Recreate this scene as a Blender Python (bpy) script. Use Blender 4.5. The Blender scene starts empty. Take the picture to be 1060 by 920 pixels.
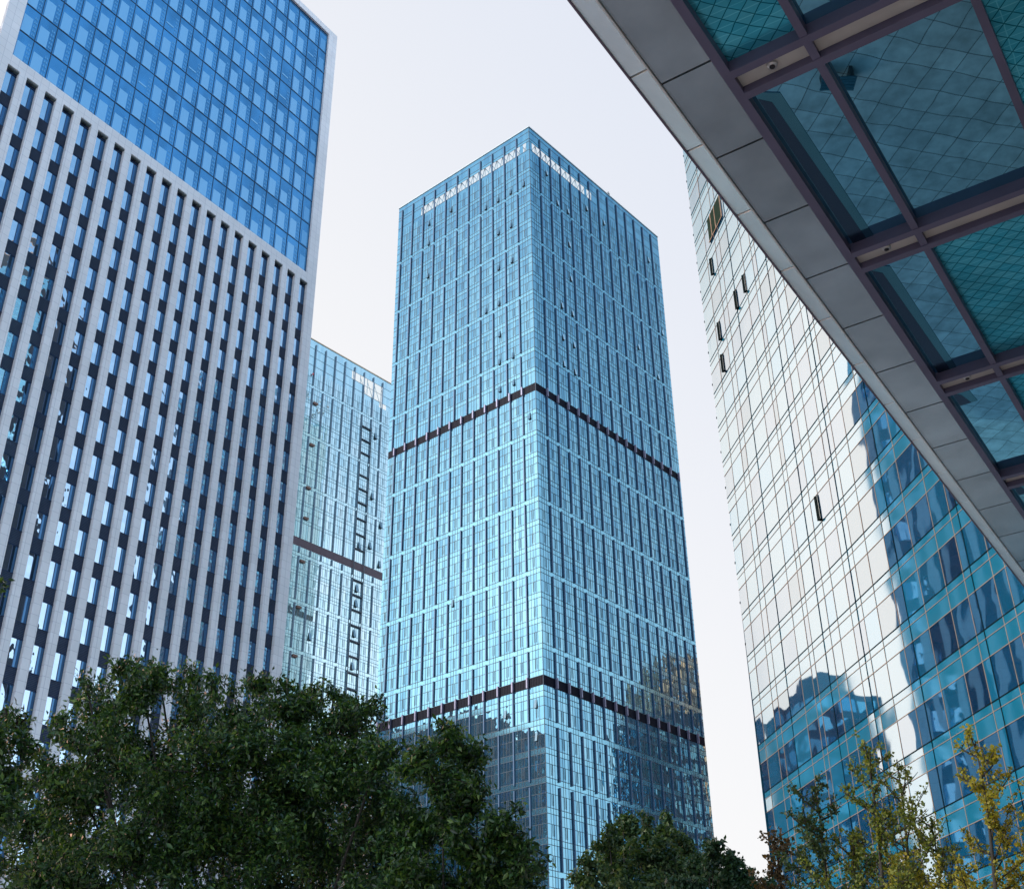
import bpy, math, random
import numpy as np
from mathutils import Matrix, Vector
R = math.radians
random.seed(7); RNG = np.random.default_rng(11)
scn = bpy.context.scene

# ---------------------------------------------------------------- camera
F_PX = 1243.54; PITCH = 0.5284473; ROLL = -0.0144282
fwd = Vector((0, math.cos(PITCH), math.sin(PITCH))); rt0 = Vector((1, 0, 0)); up0 = rt0.cross(fwd)
rt = rt0*math.cos(ROLL) + up0*math.sin(ROLL); up = -rt0*math.sin(ROLL) + up0*math.cos(ROLL)
camd = bpy.data.cameras.new('camera'); cam = bpy.data.objects.new('camera', camd)
scn.collection.objects.link(cam); scn.camera = cam
camd.sensor_width = 36; camd.lens = F_PX/1060*36; camd.clip_start = 0.1; camd.clip_end = 6000
mw = Matrix.Identity(4)
for i in range(3):
    mw[i][0] = rt[i]; mw[i][1] = up[i]; mw[i][2] = -fwd[i]
mw[2][3] = 1.6
cam.matrix_world = mw
CAMP = Vector((0, 0, 1.6))

# ---------------------------------------------------------------- sky, sun, exposure
SUN_AZ, SUN_EL = R(-115), R(24)          # azimuth clockwise from +Y
w = bpy.data.worlds.new('World'); scn.world = w; w.use_nodes = True
nt = w.node_tree; nt.nodes.clear()
sky = nt.nodes.new('ShaderNodeTexSky'); sky.sky_type = 'NISHITA'; sky.sun_disc = False
sky.sun_elevation = SUN_EL; sky.sun_rotation = SUN_AZ
sky.air_density = 1.0; sky.dust_density = 4.0; sky.ozone_density = 1.6
mixs = nt.nodes.new('ShaderNodeMix'); mixs.data_type = 'RGBA'
mixs.inputs[7].default_value = (8.5, 8.6, 9.2, 1)     # thin bright veil of haze, thickest low down and ahead, thin overhead and behind
gtc = nt.nodes.new('ShaderNodeTexCoord')
sxyz = nt.nodes.new('ShaderNodeSeparateXYZ'); nt.links.new(gtc.outputs['Generated'], sxyz.inputs[0])
fy = nt.nodes.new('ShaderNodeMapRange'); fy.interpolation_type = 'SMOOTHSTEP'; fy.inputs[1].default_value = -.25; fy.inputs[2].default_value = .62; fy.inputs[3].default_value = 0; fy.inputs[4].default_value = .93
nt.links.new(sxyz.outputs[1], fy.inputs[0])
fz = nt.nodes.new('ShaderNodeMapRange'); fz.interpolation_type = 'SMOOTHSTEP'; fz.inputs[1].default_value = .75; fz.inputs[2].default_value = .05; fz.inputs[3].default_value = .60; fz.inputs[4].default_value = .90
nt.links.new(sxyz.outputs[2], fz.inputs[0])
mxm = nt.nodes.new('ShaderNodeMath'); mxm.operation = 'MAXIMUM'; nt.links.new(fy.outputs[0], mxm.inputs[0]); nt.links.new(fz.outputs[0], mxm.inputs[1])
nt.links.new(mxm.outputs[0], mixs.inputs[0])
hzc = nt.nodes.new('ShaderNodeMix'); hzc.data_type = 'RGBA'; hzc.inputs[6].default_value = (9.2, 11.4, 14.4, 1)
rcol = nt.nodes.new('ShaderNodeMix'); rcol.data_type = 'RGBA'; rcol.inputs[6].default_value = (12.5, 14.2, 15.8, 1); rcol.inputs[7].default_value = (3.6, 6.6, 9.9, 1)
rz = nt.nodes.new('ShaderNodeMapRange'); rz.interpolation_type = 'SMOOTHSTEP'; rz.inputs[1].default_value = .28; rz.inputs[2].default_value = .72; nt.links.new(sxyz.outputs[2], rz.inputs[0]); nt.links.new(rz.outputs[0], rcol.inputs[0]); nt.links.new(rcol.outputs[2], hzc.inputs[6]); hzc.inputs[7].default_value = (6.75, 6.8, 7.15, 1)
fcol = nt.nodes.new('ShaderNodeMix'); fcol.data_type = 'RGBA'; fcol.inputs[6].default_value = (7.85, 7.75, 7.7, 1); fcol.inputs[7].default_value = (6.1, 6.5, 7.4, 1)
tz = nt.nodes.new('ShaderNodeMath'); tz.operation = 'MULTIPLY_ADD'; tz.inputs[1].default_value = 1.1; nt.links.new(sxyz.outputs[2], tz.inputs[0])
tx = nt.nodes.new('ShaderNodeMath'); tx.operation = 'MULTIPLY_ADD'; tx.inputs[1].default_value = .9; tx.inputs[2].default_value = -.12; nt.links.new(sxyz.outputs[0], tx.inputs[0]); nt.links.new(tx.outputs[0], tz.inputs[2])
tcl = nt.nodes.new('ShaderNodeMapRange'); tcl.interpolation_type = 'SMOOTHSTEP'; tcl.inputs[1].default_value = .1; tcl.inputs[2].default_value = 1.0; nt.links.new(tz.outputs[0], tcl.inputs[0]); nt.links.new(tcl.outputs[0], fcol.inputs[0]); nt.links.new(fcol.outputs[2], hzc.inputs[7])
fy2 = nt.nodes.new('ShaderNodeMapRange'); fy2.interpolation_type = 'SMOOTHSTEP'; fy2.inputs[1].default_value = -.1; fy2.inputs[2].default_value = .6
nt.links.new(sxyz.outputs[1], fy2.inputs[0]); nt.links.new(fy2.outputs[0], hzc.inputs[0]); 
# added warm bright patch of unseen sky, put in to brighten the mirror tower's reflection
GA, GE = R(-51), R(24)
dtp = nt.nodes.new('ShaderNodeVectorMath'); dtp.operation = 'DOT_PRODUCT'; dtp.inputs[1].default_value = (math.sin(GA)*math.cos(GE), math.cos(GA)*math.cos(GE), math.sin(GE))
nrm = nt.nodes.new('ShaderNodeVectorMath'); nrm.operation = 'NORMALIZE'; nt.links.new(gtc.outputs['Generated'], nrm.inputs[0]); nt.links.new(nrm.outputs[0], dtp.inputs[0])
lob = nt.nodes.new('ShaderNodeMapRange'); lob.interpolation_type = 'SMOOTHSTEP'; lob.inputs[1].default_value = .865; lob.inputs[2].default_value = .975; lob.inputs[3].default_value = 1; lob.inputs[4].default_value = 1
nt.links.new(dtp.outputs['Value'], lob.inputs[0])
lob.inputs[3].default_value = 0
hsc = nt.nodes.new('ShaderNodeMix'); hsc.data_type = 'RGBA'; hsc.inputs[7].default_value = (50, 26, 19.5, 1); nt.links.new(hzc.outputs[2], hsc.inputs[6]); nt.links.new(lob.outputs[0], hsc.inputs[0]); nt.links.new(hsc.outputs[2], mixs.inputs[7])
bg = nt.nodes.new('ShaderNodeBackground'); bg.inputs[1].default_value = 0.10
wo = nt.nodes.new('ShaderNodeOutputWorld')
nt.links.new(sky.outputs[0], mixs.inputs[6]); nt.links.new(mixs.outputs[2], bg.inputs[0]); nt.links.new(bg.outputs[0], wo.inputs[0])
sd = bpy.data.lights.new('sun', 'SUN'); sd.energy = 2.2; sd.angle = R(1.5); sd.color = (1, .93, .84)
so = bpy.data.objects.new('sun', sd); scn.collection.objects.link(so)
sdir = Vector((math.sin(SUN_AZ)*math.cos(SUN_EL), math.cos(SUN_AZ)*math.cos(SUN_EL), math.sin(SUN_EL)))
so.rotation_euler = (-sdir).to_track_quat('-Z', 'Y').to_euler(); so.location = (0, 0, 200)
scn.view_settings.view_transform = 'Standard'; scn.view_settings.look = 'None'
scn.view_settings.exposure = 0.38; scn.view_settings.gamma = 1
scn.render.engine = 'CYCLES'
scn.cycles.max_bounces = 7; scn.cycles.glossy_bounces = 5; scn.cycles.diffuse_bounces = 3
scn.cycles.transparent_max_bounces = 10; scn.cycles.caustics_reflective = False

# ---------------------------------------------------------------- helpers
C = scn.collection
def project(P):
    v = Vector(P) - CAMP; d = v.dot(fwd)
    if d <= 0.01: return None
    return 530 + F_PX*v.dot(rt)/d, 460 - F_PX*v.dot(up)/d
def at(px, py, Y):
    """the world point at depth Y (metres along +Y) seen at a place of the photograph"""
    v = fwd*F_PX + rt*(px-530) - up*(py-460)
    return CAMP + v*(Y/v.y)
def tag(o, label=None, cat=None, group=None, kind=None):
    if label: o['label'] = label
    if cat: o['category'] = cat
    if group: o['group'] = group
    if kind: o['kind'] = kind
    return o
def thing(name, label, cat, loc, group=None):
    o = bpy.data.objects.new(name, None); C.objects.link(o); o.location = loc
    o.empty_display_size = .2
    return tag(o, label, cat, group)
def setparent(o, parent):
    if parent is None: return
    o.parent = parent
    if parent.parent is None and parent.type == 'EMPTY':
        o.matrix_parent_inverse = Matrix.Translation(-Vector(parent.location))

class MB:
    def __init__(s): s.v = []; s.f = []; s.m = []; s.sm = False
    def quad(s, a, b, c, d, mi=0):
        n = len(s.v); s.v += [tuple(a), tuple(b), tuple(c), tuple(d)]; s.f.append((n, n+1, n+2, n+3)); s.m.append(mi)
    def tri(s, a, b, c, mi=0):
        n = len(s.v); s.v += [tuple(a), tuple(b), tuple(c)]; s.f.append((n, n+1, n+2)); s.m.append(mi)
    def hexa(s, p, mi=0):
        """8 points: bottom ring 0-3 then top ring 4-7"""
        n = len(s.v); s.v += [tuple(q) for q in p]
        for f in ((3, 2, 1, 0), (4, 5, 6, 7), (0, 1, 5, 4), (1, 2, 6, 5), (2, 3, 7, 6), (3, 0, 4, 7)):
            s.f.append(tuple(n+i for i in f)); s.m.append(mi)
    def prism(s, ring, z0, z1, mi=0):
        n = len(s.v); k = len(ring)
        s.v += [(x, y, z0) for x, y in ring] + [(x, y, z1) for x, y in ring]
        s.f.append(tuple(n+i for i in range(k))[::-1]); s.f.append(tuple(n+k+i for i in range(k))); s.m += [mi, mi]
        for i in range(k):
            j = (i+1) % k; s.f.append((n+i, n+j, n+k+j, n+k+i)); s.m.append(mi)
    def tube(s, pts, rad, sides=6, mi=0, cap=True):
        pts = [Vector(q) for q in pts]; n0 = len(s.v); K = len(pts)
        for i, q in enumerate(pts):
            t = (pts[min(i+1, K-1)] - pts[max(i-1, 0)]).normalized()
            a = t.cross(Vector((.3, .1, 1)) if abs(t.z) < .9 else Vector((1, 0, .2))).normalized(); b = t.cross(a)
            for k in range(sides):
                an = 2*math.pi*k/sides; s.v.append(tuple(q + (a*math.cos(an) + b*math.sin(an))*rad[i]))
        for i in range(K-1):
            for k in range(sides):
                j = (k+1) % sides
                s.f.append((n0+i*sides+k, n0+i*sides+j, n0+(i+1)*sides+j, n0+(i+1)*sides+k)); s.m.append(mi)
        if cap:
            s.f.append(tuple(n0+(K-1)*sides+k for k in range(sides))); s.m.append(mi)
            s.f.append(tuple(n0+k for k in range(sides))[::-1]); s.m.append(mi)
    def build(s, name, mats, parent=None, smooth=False, bevel=0):
        me = bpy.data.meshes.new(name); me.from_pydata(s.v, [], s.f)
        if not isinstance(mats, (list, tuple)): mats = [mats]
        for m in mats: me.materials.append(m)
        if len(mats) > 1: me.polygons.foreach_set('material_index', s.m)
        if smooth: me.polygons.foreach_set('use_smooth', [True]*len(s.f))
        me.update()
        o = bpy.data.objects.new(name, me); C.objects.link(o); setparent(o, parent)
        if bevel:
            b = o.modifiers.new('bevel', 'BEVEL'); b.width = bevel; b.segments = 2
        return o

class Face:
    """a wall plane: u along d, n outward, z up"""
    def __init__(s, base, d, n):
        s.b = Vector((base[0], base[1], 0)); s.d = Vector((d[0], d[1], 0)).normalized(); s.n = Vector((n[0], n[1], 0)).normalized()
    def p(s, u, n, z): return s.b + s.d*u + s.n*n + Vector((0, 0, z))
    def box(s, mb, u0, u1, n0, n1, z0, z1, mi=0):
        mb.hexa([s.p(u0, n0, z0), s.p(u1, n0, z0), s.p(u1, n1, z0), s.p(u0, n1, z0),
                 s.p(u0, n0, z1), s.p(u1, n0, z1), s.p(u1, n1, z1), s.p(u0, n1, z1)], mi)
    def pane(s, mb, u0, u1, n, z0, z1, mi=0, j=.006):
        r = lambda: n + random.uniform(-j, j)
        a = r(); b = r(); c = r()
        q = [s.p(u0, a, z0), s.p(u1, b, z0), s.p(u1, c, z1), s.p(u0, a+c-b, z1)]
        if (q[1]-q[0]).cross(q[2]-q[0]).dot(s.n) < 0: q = q[::-1]
        mb.quad(*q, mi)
    def area(s, u0, u1, z0, z1):
        q = [project(s.p(*a)) for a in ((u0, 0, z0), (u1, 0, z0), (u1, 0, z1), (u0, 0, z1))]
        if any(a is None for a in q): return 0
        cx = sum(a[0] for a in q)/4; cy = sum(a[1] for a in q)/4
        if not (0 < cx < 1060 and 0 < cy < 920): return 0
        return abs(sum(q[i][0]*q[(i+1) % 4][1] - q[(i+1) % 4][0]*q[i][1] for i in range(4)))/2

def units(cells, name, mats, parent, rest='window_field', top=100):
    """cells: (area, function that draws the unit into an MB). The largest become parts of their own."""
    cells = sorted(cells, key=lambda c: -c[0])
    big = MB()
    for i, (a, fn) in enumerate(cells):
        if i < top and a > 0:
            m = MB(); fn(m); m.build(name, mats, parent)
        else: fn(big)
    if big.f: tag(big.build(rest, mats, parent), kind='stuff')

# ---------------------------------------------------------------- materials
def newmat(name):
    m = bpy.data.materials.new(name); m.use_nodes = True
    n = m.node_tree; n.nodes.clear(); return m, n.nodes, n.links
def noise(N, L, scale, detail=3, coord='Object', vec=None):
    t = N.new('ShaderNodeTexNoise'); t.inputs['Scale'].default_value = scale; t.inputs['Detail'].default_value = detail
    if vec is None:
        tc = N.new('ShaderNodeTexCoord'); vec = tc.outputs[coord]
    L.new(vec, t.inputs['Vector']); return t
def basic(name, col, rough=.6, metal=0, var=.12, nscale=1.5, bump=0, bscale=20, spec=.5):
    m, N, L = newmat(name)
    p = N.new('ShaderNodeBsdfPrincipled'); o = N.new('ShaderNodeOutputMaterial'); L.new(p.outputs[0], o.inputs[0])
    t = noise(N, L, nscale, 5)
    r = N.new('ShaderNodeMapRange'); r.inputs[3].default_value = 1-var; r.inputs[4].default_value = 1+var; r.inputs[1].default_value = .3; r.inputs[2].default_value = .7
    L.new(t.outputs['Fac'], r.inputs[0])
    x = N.new('ShaderNodeVectorMath'); x.operation = 'SCALE'; x.inputs[0].default_value = col
    L.new(r.outputs[0], x.inputs['Scale']); L.new(x.outputs[0], p.inputs['Base Color'])
    p.inputs['Roughness'].default_value = rough; p.inputs['Metallic'].default_value = metal; p.inputs['Specular IOR Level'].default_value = spec
    if bump:
        b = N.new('ShaderNodeBump'); b.inputs['Strength'].default_value = bump; b.inputs['Distance'].default_value = .02
        t2 = noise(N, L, bscale, 4); L.new(t2.outputs['Fac'], b.inputs['Height']); L.new(b.outputs[0], p.inputs['Normal'])
    return m
def glass(name, tint, body, refl=.6, rough=.02, wave=.0, wscale=.35, wdist=1.0, ior=1.7, vary=.0, vscale=(1, 1, 1)):
    """coated curtain wall glass: tinted mirror coat over a dark body"""
    m, N, L = newmat(name)
    o = N.new('ShaderNodeOutputMaterial'); mx = N.new('ShaderNodeMixShader')
    g = N.new('ShaderNodeBsdfGlossy'); g.inputs['Color'].default_value = (*tint, 1); g.inputs['Roughness'].default_value = rough
    d = N.new('ShaderNodeBsdfPrincipled'); d.inputs['Base Color'].default_value = (*body, 1); d.inputs['Roughness'].default_value = .5; d.inputs['Specular IOR Level'].default_value = .2
    fr = N.new('ShaderNodeFresnel'); fr.inputs['IOR'].default_value = ior
    mr = N.new('ShaderNodeMapRange'); mr.inputs[1].default_value = 0; mr.inputs[2].default_value = 1; mr.inputs[3].default_value = refl; mr.inputs[4].default_value = 1
    L.new(fr.outputs[0], mr.inputs[0]); L.new(mr.outputs[0], mx.inputs[0])
    L.new(d.outputs[0], mx.inputs[1]); L.new(g.outputs[0], mx.inputs[2]); L.new(mx.outputs[0], o.inputs[0])
    if wave:
        b = N.new('ShaderNodeBump'); b.inputs['Strength'].default_value = wave; b.inputs['Distance'].default_value = wdist
        t = noise(N, L, wscale, 1.5); L.new(t.outputs['Fac'], b.inputs['Height'])
        L.new(b.outputs[0], g.inputs['Normal']); L.new(b.outputs[0], fr.inputs['Normal'])
    if vary:
        tc = N.new('ShaderNodeTexCoord'); mp = N.new('ShaderNodeMapping'); mp.inputs['Scale'].default_value = vscale
        L.new(tc.outputs['Object'], mp.inputs[0]); t = noise(N, L, 1.0, 2, vec=mp.outputs[0])
        r = N.new('ShaderNodeMapRange'); r.inputs[1].default_value = .35; r.inputs[2].default_value = .65; r.inputs[3].default_value = 1-vary; r.inputs[4].default_value = 1+vary*.4
        L.new(t.outputs['Fac'], r.inputs[0])
        x = N.new('ShaderNodeVectorMath'); x.operation = 'SCALE'; x.inputs[0].default_value = tint; L.new(r.outputs[0], x.inputs['Scale'])
        L.new(x.outputs[0], g.inputs['Color'])
    return m
def jointed(name, col, joint, dvec, bw, bh, mortar=.02, rough=.45, var=.06, offz=0, offu=0, stain=.12, spec=.5, metal=0, freq=2):
    """stone or metal panels with joints, laid out in the wall's own u-z plane"""
    m, N, L = newmat(name)
    p = N.new('ShaderNodeBsdfPrincipled'); o = N.new('ShaderNodeOutputMaterial'); L.new(p.outputs[0], o.inputs[0])
    ge = N.new('ShaderNodeNewGeometry')
    dt = N.new('ShaderNodeVectorMath'); dt.operation = 'DOT_PRODUCT'; dt.inputs[1].default_value = dvec; L.new(ge.outputs['Position'], dt.inputs[0])
    sx = N.new('ShaderNodeSeparateXYZ'); L.new(ge.outputs['Position'], sx.inputs[0])
    cx = N.new('ShaderNodeCombineXYZ')
    a1 = N.new('ShaderNodeMath'); a1.operation = 'ADD'; a1.inputs[1].default_value = offu; L.new(dt.outputs['Value'], a1.inputs[0]); L.new(a1.outputs[0], cx.inputs[0])
    a2 = N.new('ShaderNodeMath'); a2.operation = 'ADD'; a2.inputs[1].default_value = offz; L.new(sx.outputs[2], a2.inputs[0]); L.new(a2.outputs[0], cx.inputs[1])
    br = N.new('ShaderNodeTexBrick'); L.new(cx.outputs[0], br.inputs['Vector'])
    br.offset = 0; br.squash = 1; br.inputs['Scale'].default_value = 1
    br.inputs['Brick Width'].default_value = bw; br.inputs['Row Height'].default_value = bh; br.inputs['Mortar Size'].default_value = mortar; br.inputs['Mortar Smooth'].default_value = .3
    br.inputs['Color1'].default_value = (*[c*(1-var) for c in col], 1); br.inputs['Color2'].default_value = (*[min(1, c*(1+var)) for c in col], 1); br.inputs['Mortar'].default_value = (*joint, 1)
    t = noise(N, L, .25, 5)
    r = N.new('ShaderNodeMapRange'); r.inputs[1].default_value = .3; r.inputs[2].default_value = .7; r.inputs[3].default_value = 1-stain; r.inputs[4].default_value = 1.04
    L.new(t.outputs['Fac'], r.inputs[0])
    x = N.new('ShaderNodeVectorMath'); x.operation = 'SCALE'; L.new(br.outputs['Color'], x.inputs[0]); L.new(r.outputs[0], x.inputs['Scale'])
    L.new(x.outputs[0], p.inputs['Base Color']); p.inputs['Roughness'].default_value = rough; p.inputs['Specular IOR Level'].default_value = spec; p.inputs['Metallic'].default_value = metal
    return m

# ---------------------------------------------------------------- ground
def ground_material():
    m, N, L = newmat('plaza_paving')
    p = N.new('ShaderNodeBsdfPrincipled'); o = N.new('ShaderNodeOutputMaterial'); L.new(p.outputs[0], o.inputs[0])
    tc = N.new('ShaderNodeTexCoord'); mp = N.new('ShaderNodeMapping'); mp.inputs['Rotation'].default_value = (0, 0, R(-14))
    L.new(tc.outputs['Object'], mp.inputs[0])
    br = N.new('ShaderNodeTexBrick'); L.new(mp.outputs[0], br.inputs['Vector']); br.offset = 0; br.inputs['Scale'].default_value = 1
    br.inputs['Brick Width'].default_value = .77; br.inputs['Row Height'].default_value = .77
    br.inputs['Mortar Size'].default_value = .013; br.inputs['Mortar Smooth'].default_value = .2
    br.inputs['Color1'].default_value = (.46, .46, .45, 1); br.inputs['Color2'].default_value = (.60, .59, .57, 1); br.inputs['Mortar'].default_value = (.10, .10, .10, 1)
    t = noise(N, L, .5, 6); t2 = noise(N, L, 2.5, 6)
    a = N.new('ShaderNodeMath'); a.operation = 'ADD'; L.new(t.outputs['Fac'], a.inputs[0]); L.new(t2.outputs['Fac'], a.inputs[1])
    r = N.new('ShaderNodeMapRange'); r.inputs[1].default_value = .7; r.inputs[2].default_value = 1.3; r.inputs[3].default_value = .62; r.inputs[4].default_value = 1.15
    L.new(a.outputs[0], r.inputs[0])
    x = N.new('ShaderNodeVectorMath'); x.operation = 'SCALE'; L.new(br.outputs['Color'], x.inputs[0]); L.new(r.outputs[0], x.inputs['Scale'])
    L.new(x.outputs[0], p.inputs['Base Color']); p.inputs['Roughness'].default_value = .75
    return m
g = MB(); g.quad((-3000, -3000, 0), (3000, -3000, 0), (3000, 3000, 0), (-3000, 3000, 0))
tag(g.build('plaza_ground', ground_material()), kind='structure')

# ---------------------------------------------------------------- central tower
YAW = 0.7024313
DR = Vector((math.sin(YAW), math.cos(YAW), 0)); DL = Vector((-DR.y, DR.x, 0))
CC = Vector((4.078, 168.113, 0)); NL = -DR; NR = -DL
WL, WR, HC = 35.11, 43.1, 170.2
T_CURT = (.50, .80, .95)
cg = [glass('curtain_glass', (.33, .68, .86), (.012, .07, .11), refl=.62, wave=.03, wscale=.5, vary=.08, vscale=(.9, .9, .12)),
      glass('curtain_glass_dark', (.27, .61, .82), (.01, .055, .09), refl=.56, wave=.03, wscale=.5, vary=.08, vscale=(.9, .9, .12)),
      glass('curtain_glass_pale', (.38, .73, .88), (.03, .11, .16), refl=.62, wave=.06, wscale=.5),
      glass('spandrel_glass', (.34, .70, .86), (.025, .11, .17), refl=.62, rough=.12)]
m_fin = basic('fin_metal', (.055, .11, .20), .35, .3, var=.1)
m_finp = basic('fin_metal_pale', (.22, .22, .33), .35, .3)
m_line = basic('glazing_gasket', (.035, .07, .11), .5)
m_louv = jointed('louvre_metal', (.008, .010, .026), (.003, .003, .010), (1, 0, 0), .25, .25, .03, rough=.5, spec=.12)
m_dark = basic('dark_interior', (.02, .028, .035), .7)
m_roof = basic('roof_membrane', (.25, .26, .27), .8)
m_strut = basic('blue_grey_steel', (.22, .36, .46), .4)
m_sash = glass('vent_glass', (.55, .75, .85), (.03, .06, .08), refl=.4)
def clear_glass():
    m, N, L = newmat('clear_crown_glass'); o = N.new('ShaderNodeOutputMaterial'); mx = N.new('ShaderNodeMixShader')
    t = N.new('ShaderNodeBsdfTransparent'); t.inputs[0].default_value = (.95, 1, 1, 1)
    gl = N.new('ShaderNodeBsdfGlossy'); gl.inputs['Color'].default_value = (.6, .85, .95, 1); gl.inputs['Roughness'].default_value = .02
    mx.inputs[0].default_value = .08; L.new(t.outputs[0], mx.inputs[1]); L.new(gl.outputs[0], mx.inputs[2]); L.new(mx.outputs[0], o.inputs[0]); return m
m_clear = clear_glass()

def vent(mb, f, u, z, w=.42, h=1.25, tilt=.26):
    """top hung sash standing open: dark gap, tilted leaf and its cheeks"""
    f.box(mb, u-w/2, u+w/2, .02, .05, z-h/2, z+h/2, 1)
    a = [f.p(u-w/2, .07, z+h/2), f.p(u+w/2, .07, z+h/2), f.p(u+w/2, tilt, z-h/2), f.p(u-w/2, tilt, z-h/2)]
    b = [q - f.n*.05 for q in a]
    mb.hexa(b + a, 0)
    mb.tri(f.p(u-w/2, .05, z+h/2), f.p(u-w/2, tilt-.05, z-h/2), f.p(u-w/2, .05, z-h/2), 1)
    mb.tri(f.p(u+w/2, .05, z+h/2), f.p(u+w/2, tilt-.05, z-h/2), f.p(u+w/2, .05, z-h/2), 1)

def curtain_face(root, f, W, zones, crown_z, top, glow, seedv, right=False, finw=.26, find=.42, cells_only=False):
    """one glazed elevation. zones: (z0, z1, pitch, bands, breaks)"""
    rnd = random.Random(seedv); cells = []; lines = MB()
    for (z0, z1, pitch, bands, breaks) in zones:
        nb = int((W-.25)/pitch); us = [0] + [pitch*(k+1) for k in range(nb)] + [W]
        if us[-1]-us[-2] < .35: us.pop(-2)
        zb = [b for b in bands if z0+.2 < b < z1-.2]
        # horizontal glazing lines
        for b in zb:
            for zz in (b-.42, b+.40):
                f.box(lines, 0, W, 0, .035, zz-.035, zz+.035)
            if b+2.35 < z1-.3: f.box(lines, 0, W, 0, .03, b+2.32, b+2.38)
        for i in range(len(us)-1):
            a, b = us[i], us[i+1]; wd = b-a
            if wd > 1.2:
                for fr in ((.34, .50, .76) if (i % 2) else (.30, .50, .70)):
                    f.box(lines, a+wd*fr-.022, a+wd*fr+.022, 0, .03, z0, z1)
                for zz in zb:                               # frames of the narrow opening lights
                    if zz+2.9 < z1:
                        f.box(lines, a+wd*.40, a+wd*.40+.05, 0, .04, zz+.75, zz+2.3)
                        f.box(lines, a+wd*.52, a+wd*.52+.05, 0, .04, zz+.75, zz+2.3)
            edges = [z0] + [q for z in zb for q in (z-.40, z+.40)] + [z1]
            for j in range(len(edges)-1):
                e0, e1 = edges[j], edges[j+1]
                if e1-e0 < .05: continue
                span = (j % 2 == 1)
                isglow = glow is not None and glow[0] < (a+b)/2 < glow[1] and e0 < crown_z+1.2 < e1+1.0 and not span
                parts = []
                if span: parts.append((a, b, e0, e1, 3))
                else:
                    sp = (.34, .50, .76) if (i % 2) else (.30, .50, .70)
                    xs = [a] + ([a+wd*q for q in sp] if wd > 1.2 else []) + [b]
                    for k in range(len(xs)-1):
                        r = rnd.random(); mi = 0 if r < .55 else (1 if r < .80 else 2)
                        if a > W-3.4 and r > .35: mi = 2  # paler panes imitate sky glowing through the glass at the far edge
                        parts.append((xs[k], xs[k+1], e0, e1, mi))
                st = rnd.random()
                def draw(mb, parts=parts, st=st):
                    random.seed(st)
                    for (u0, u1, q0, q1, mi) in parts: f.pane(mb, u0, u1, 0, q0, q1, mi, .005)
                cells.append((f.area(a, b, e0, e1), draw))
    return cells, lines

def fins(root, f, W, zones, w=.20, d=.24, mat=None):
    for (z0, z1, pitch, bands, breaks) in zones:
        nb = int((W-.25)/pitch)
        for k in range(nb):
            u = pitch*(k+1); mb = MB()
            if W-u < .3: continue
            cuts = sorted([b for b in breaks if z0 < b < z1])
            e = [z0] + [q for b in cuts for q in (b-.38, b+.38)] + [z1]
            for j in range(0, len(e), 2):
                if e[j+1]-e[j] > .3: f.box(mb, u-w/2, u+w/2, .04, d, e[j], e[j+1])
            mb.build('fin', mat or m_fin, root)

def bandsof(zs, step, z0, z1):
    out = []; z = zs
    while z > z0: z -= step
    while z < z1:
        if z > z0: out.append(z)
        z += step
    return out

base = CC + DL*WL*.5 + DR*WR*.5
ct = thing('office_tower', 'tall square blue glass tower in the middle with two dark louvre bands', 'tower', base)
fL = Face(CC, DL, NL); fR = Face(CC, DR, NR); fB1 = Face(CC+DL*WL, DR, -NR); fB2 = Face(CC+DR*WR, DL, -NL)
def ring(off): 
    a = CC - NL*off - NR*off; b = CC + DR*WR - NR*off + NL*off; c = CC + DR*WR + DL*WL + NR*off + NL*off; d = CC + DL*WL - NL*off + NR*off
    return [(q.x, q.y) for q in (a, b, c, d)]
core = MB(); core.prism(ring(.08), -1, 161.5); core.build('core_wall', m_dark, ct)
rf = MB(); rf.prism(ring(.10), 161.51, 161.8); rf.build('roof', m_roof, ct)
Lb = bandsof(118.6, 4.08, 111.7, 169.6); Bb = bandsof(65.4, 4.08, 61, 110.2); Cb = bandsof(54, 4.15, 0, 59.4)
breaksA = [118.6, 130.8, 143.05, 155.1]; breaksB = [65.4, 77.7, 90, 102.2]; breaksC = [54, 45.4, 33.3, 21, 9]
zl = [(111.72, 170.0, 3.09, Lb, breaksA), (61.0, 110.15, 2.77, Bb, breaksB), (0, 59.4, 2.87, Cb, breaksC)]
zr = [(111.72, 170.0, 3.09, Lb, breaksA), (61.0, 110.15, 2.82, Bb, breaksB), (0, 59.4, 2.90, Cb, breaksC)]
allcells = []
GZ0, GZ1 = 164.35, 166.45            # clear band high in the crown
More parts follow.
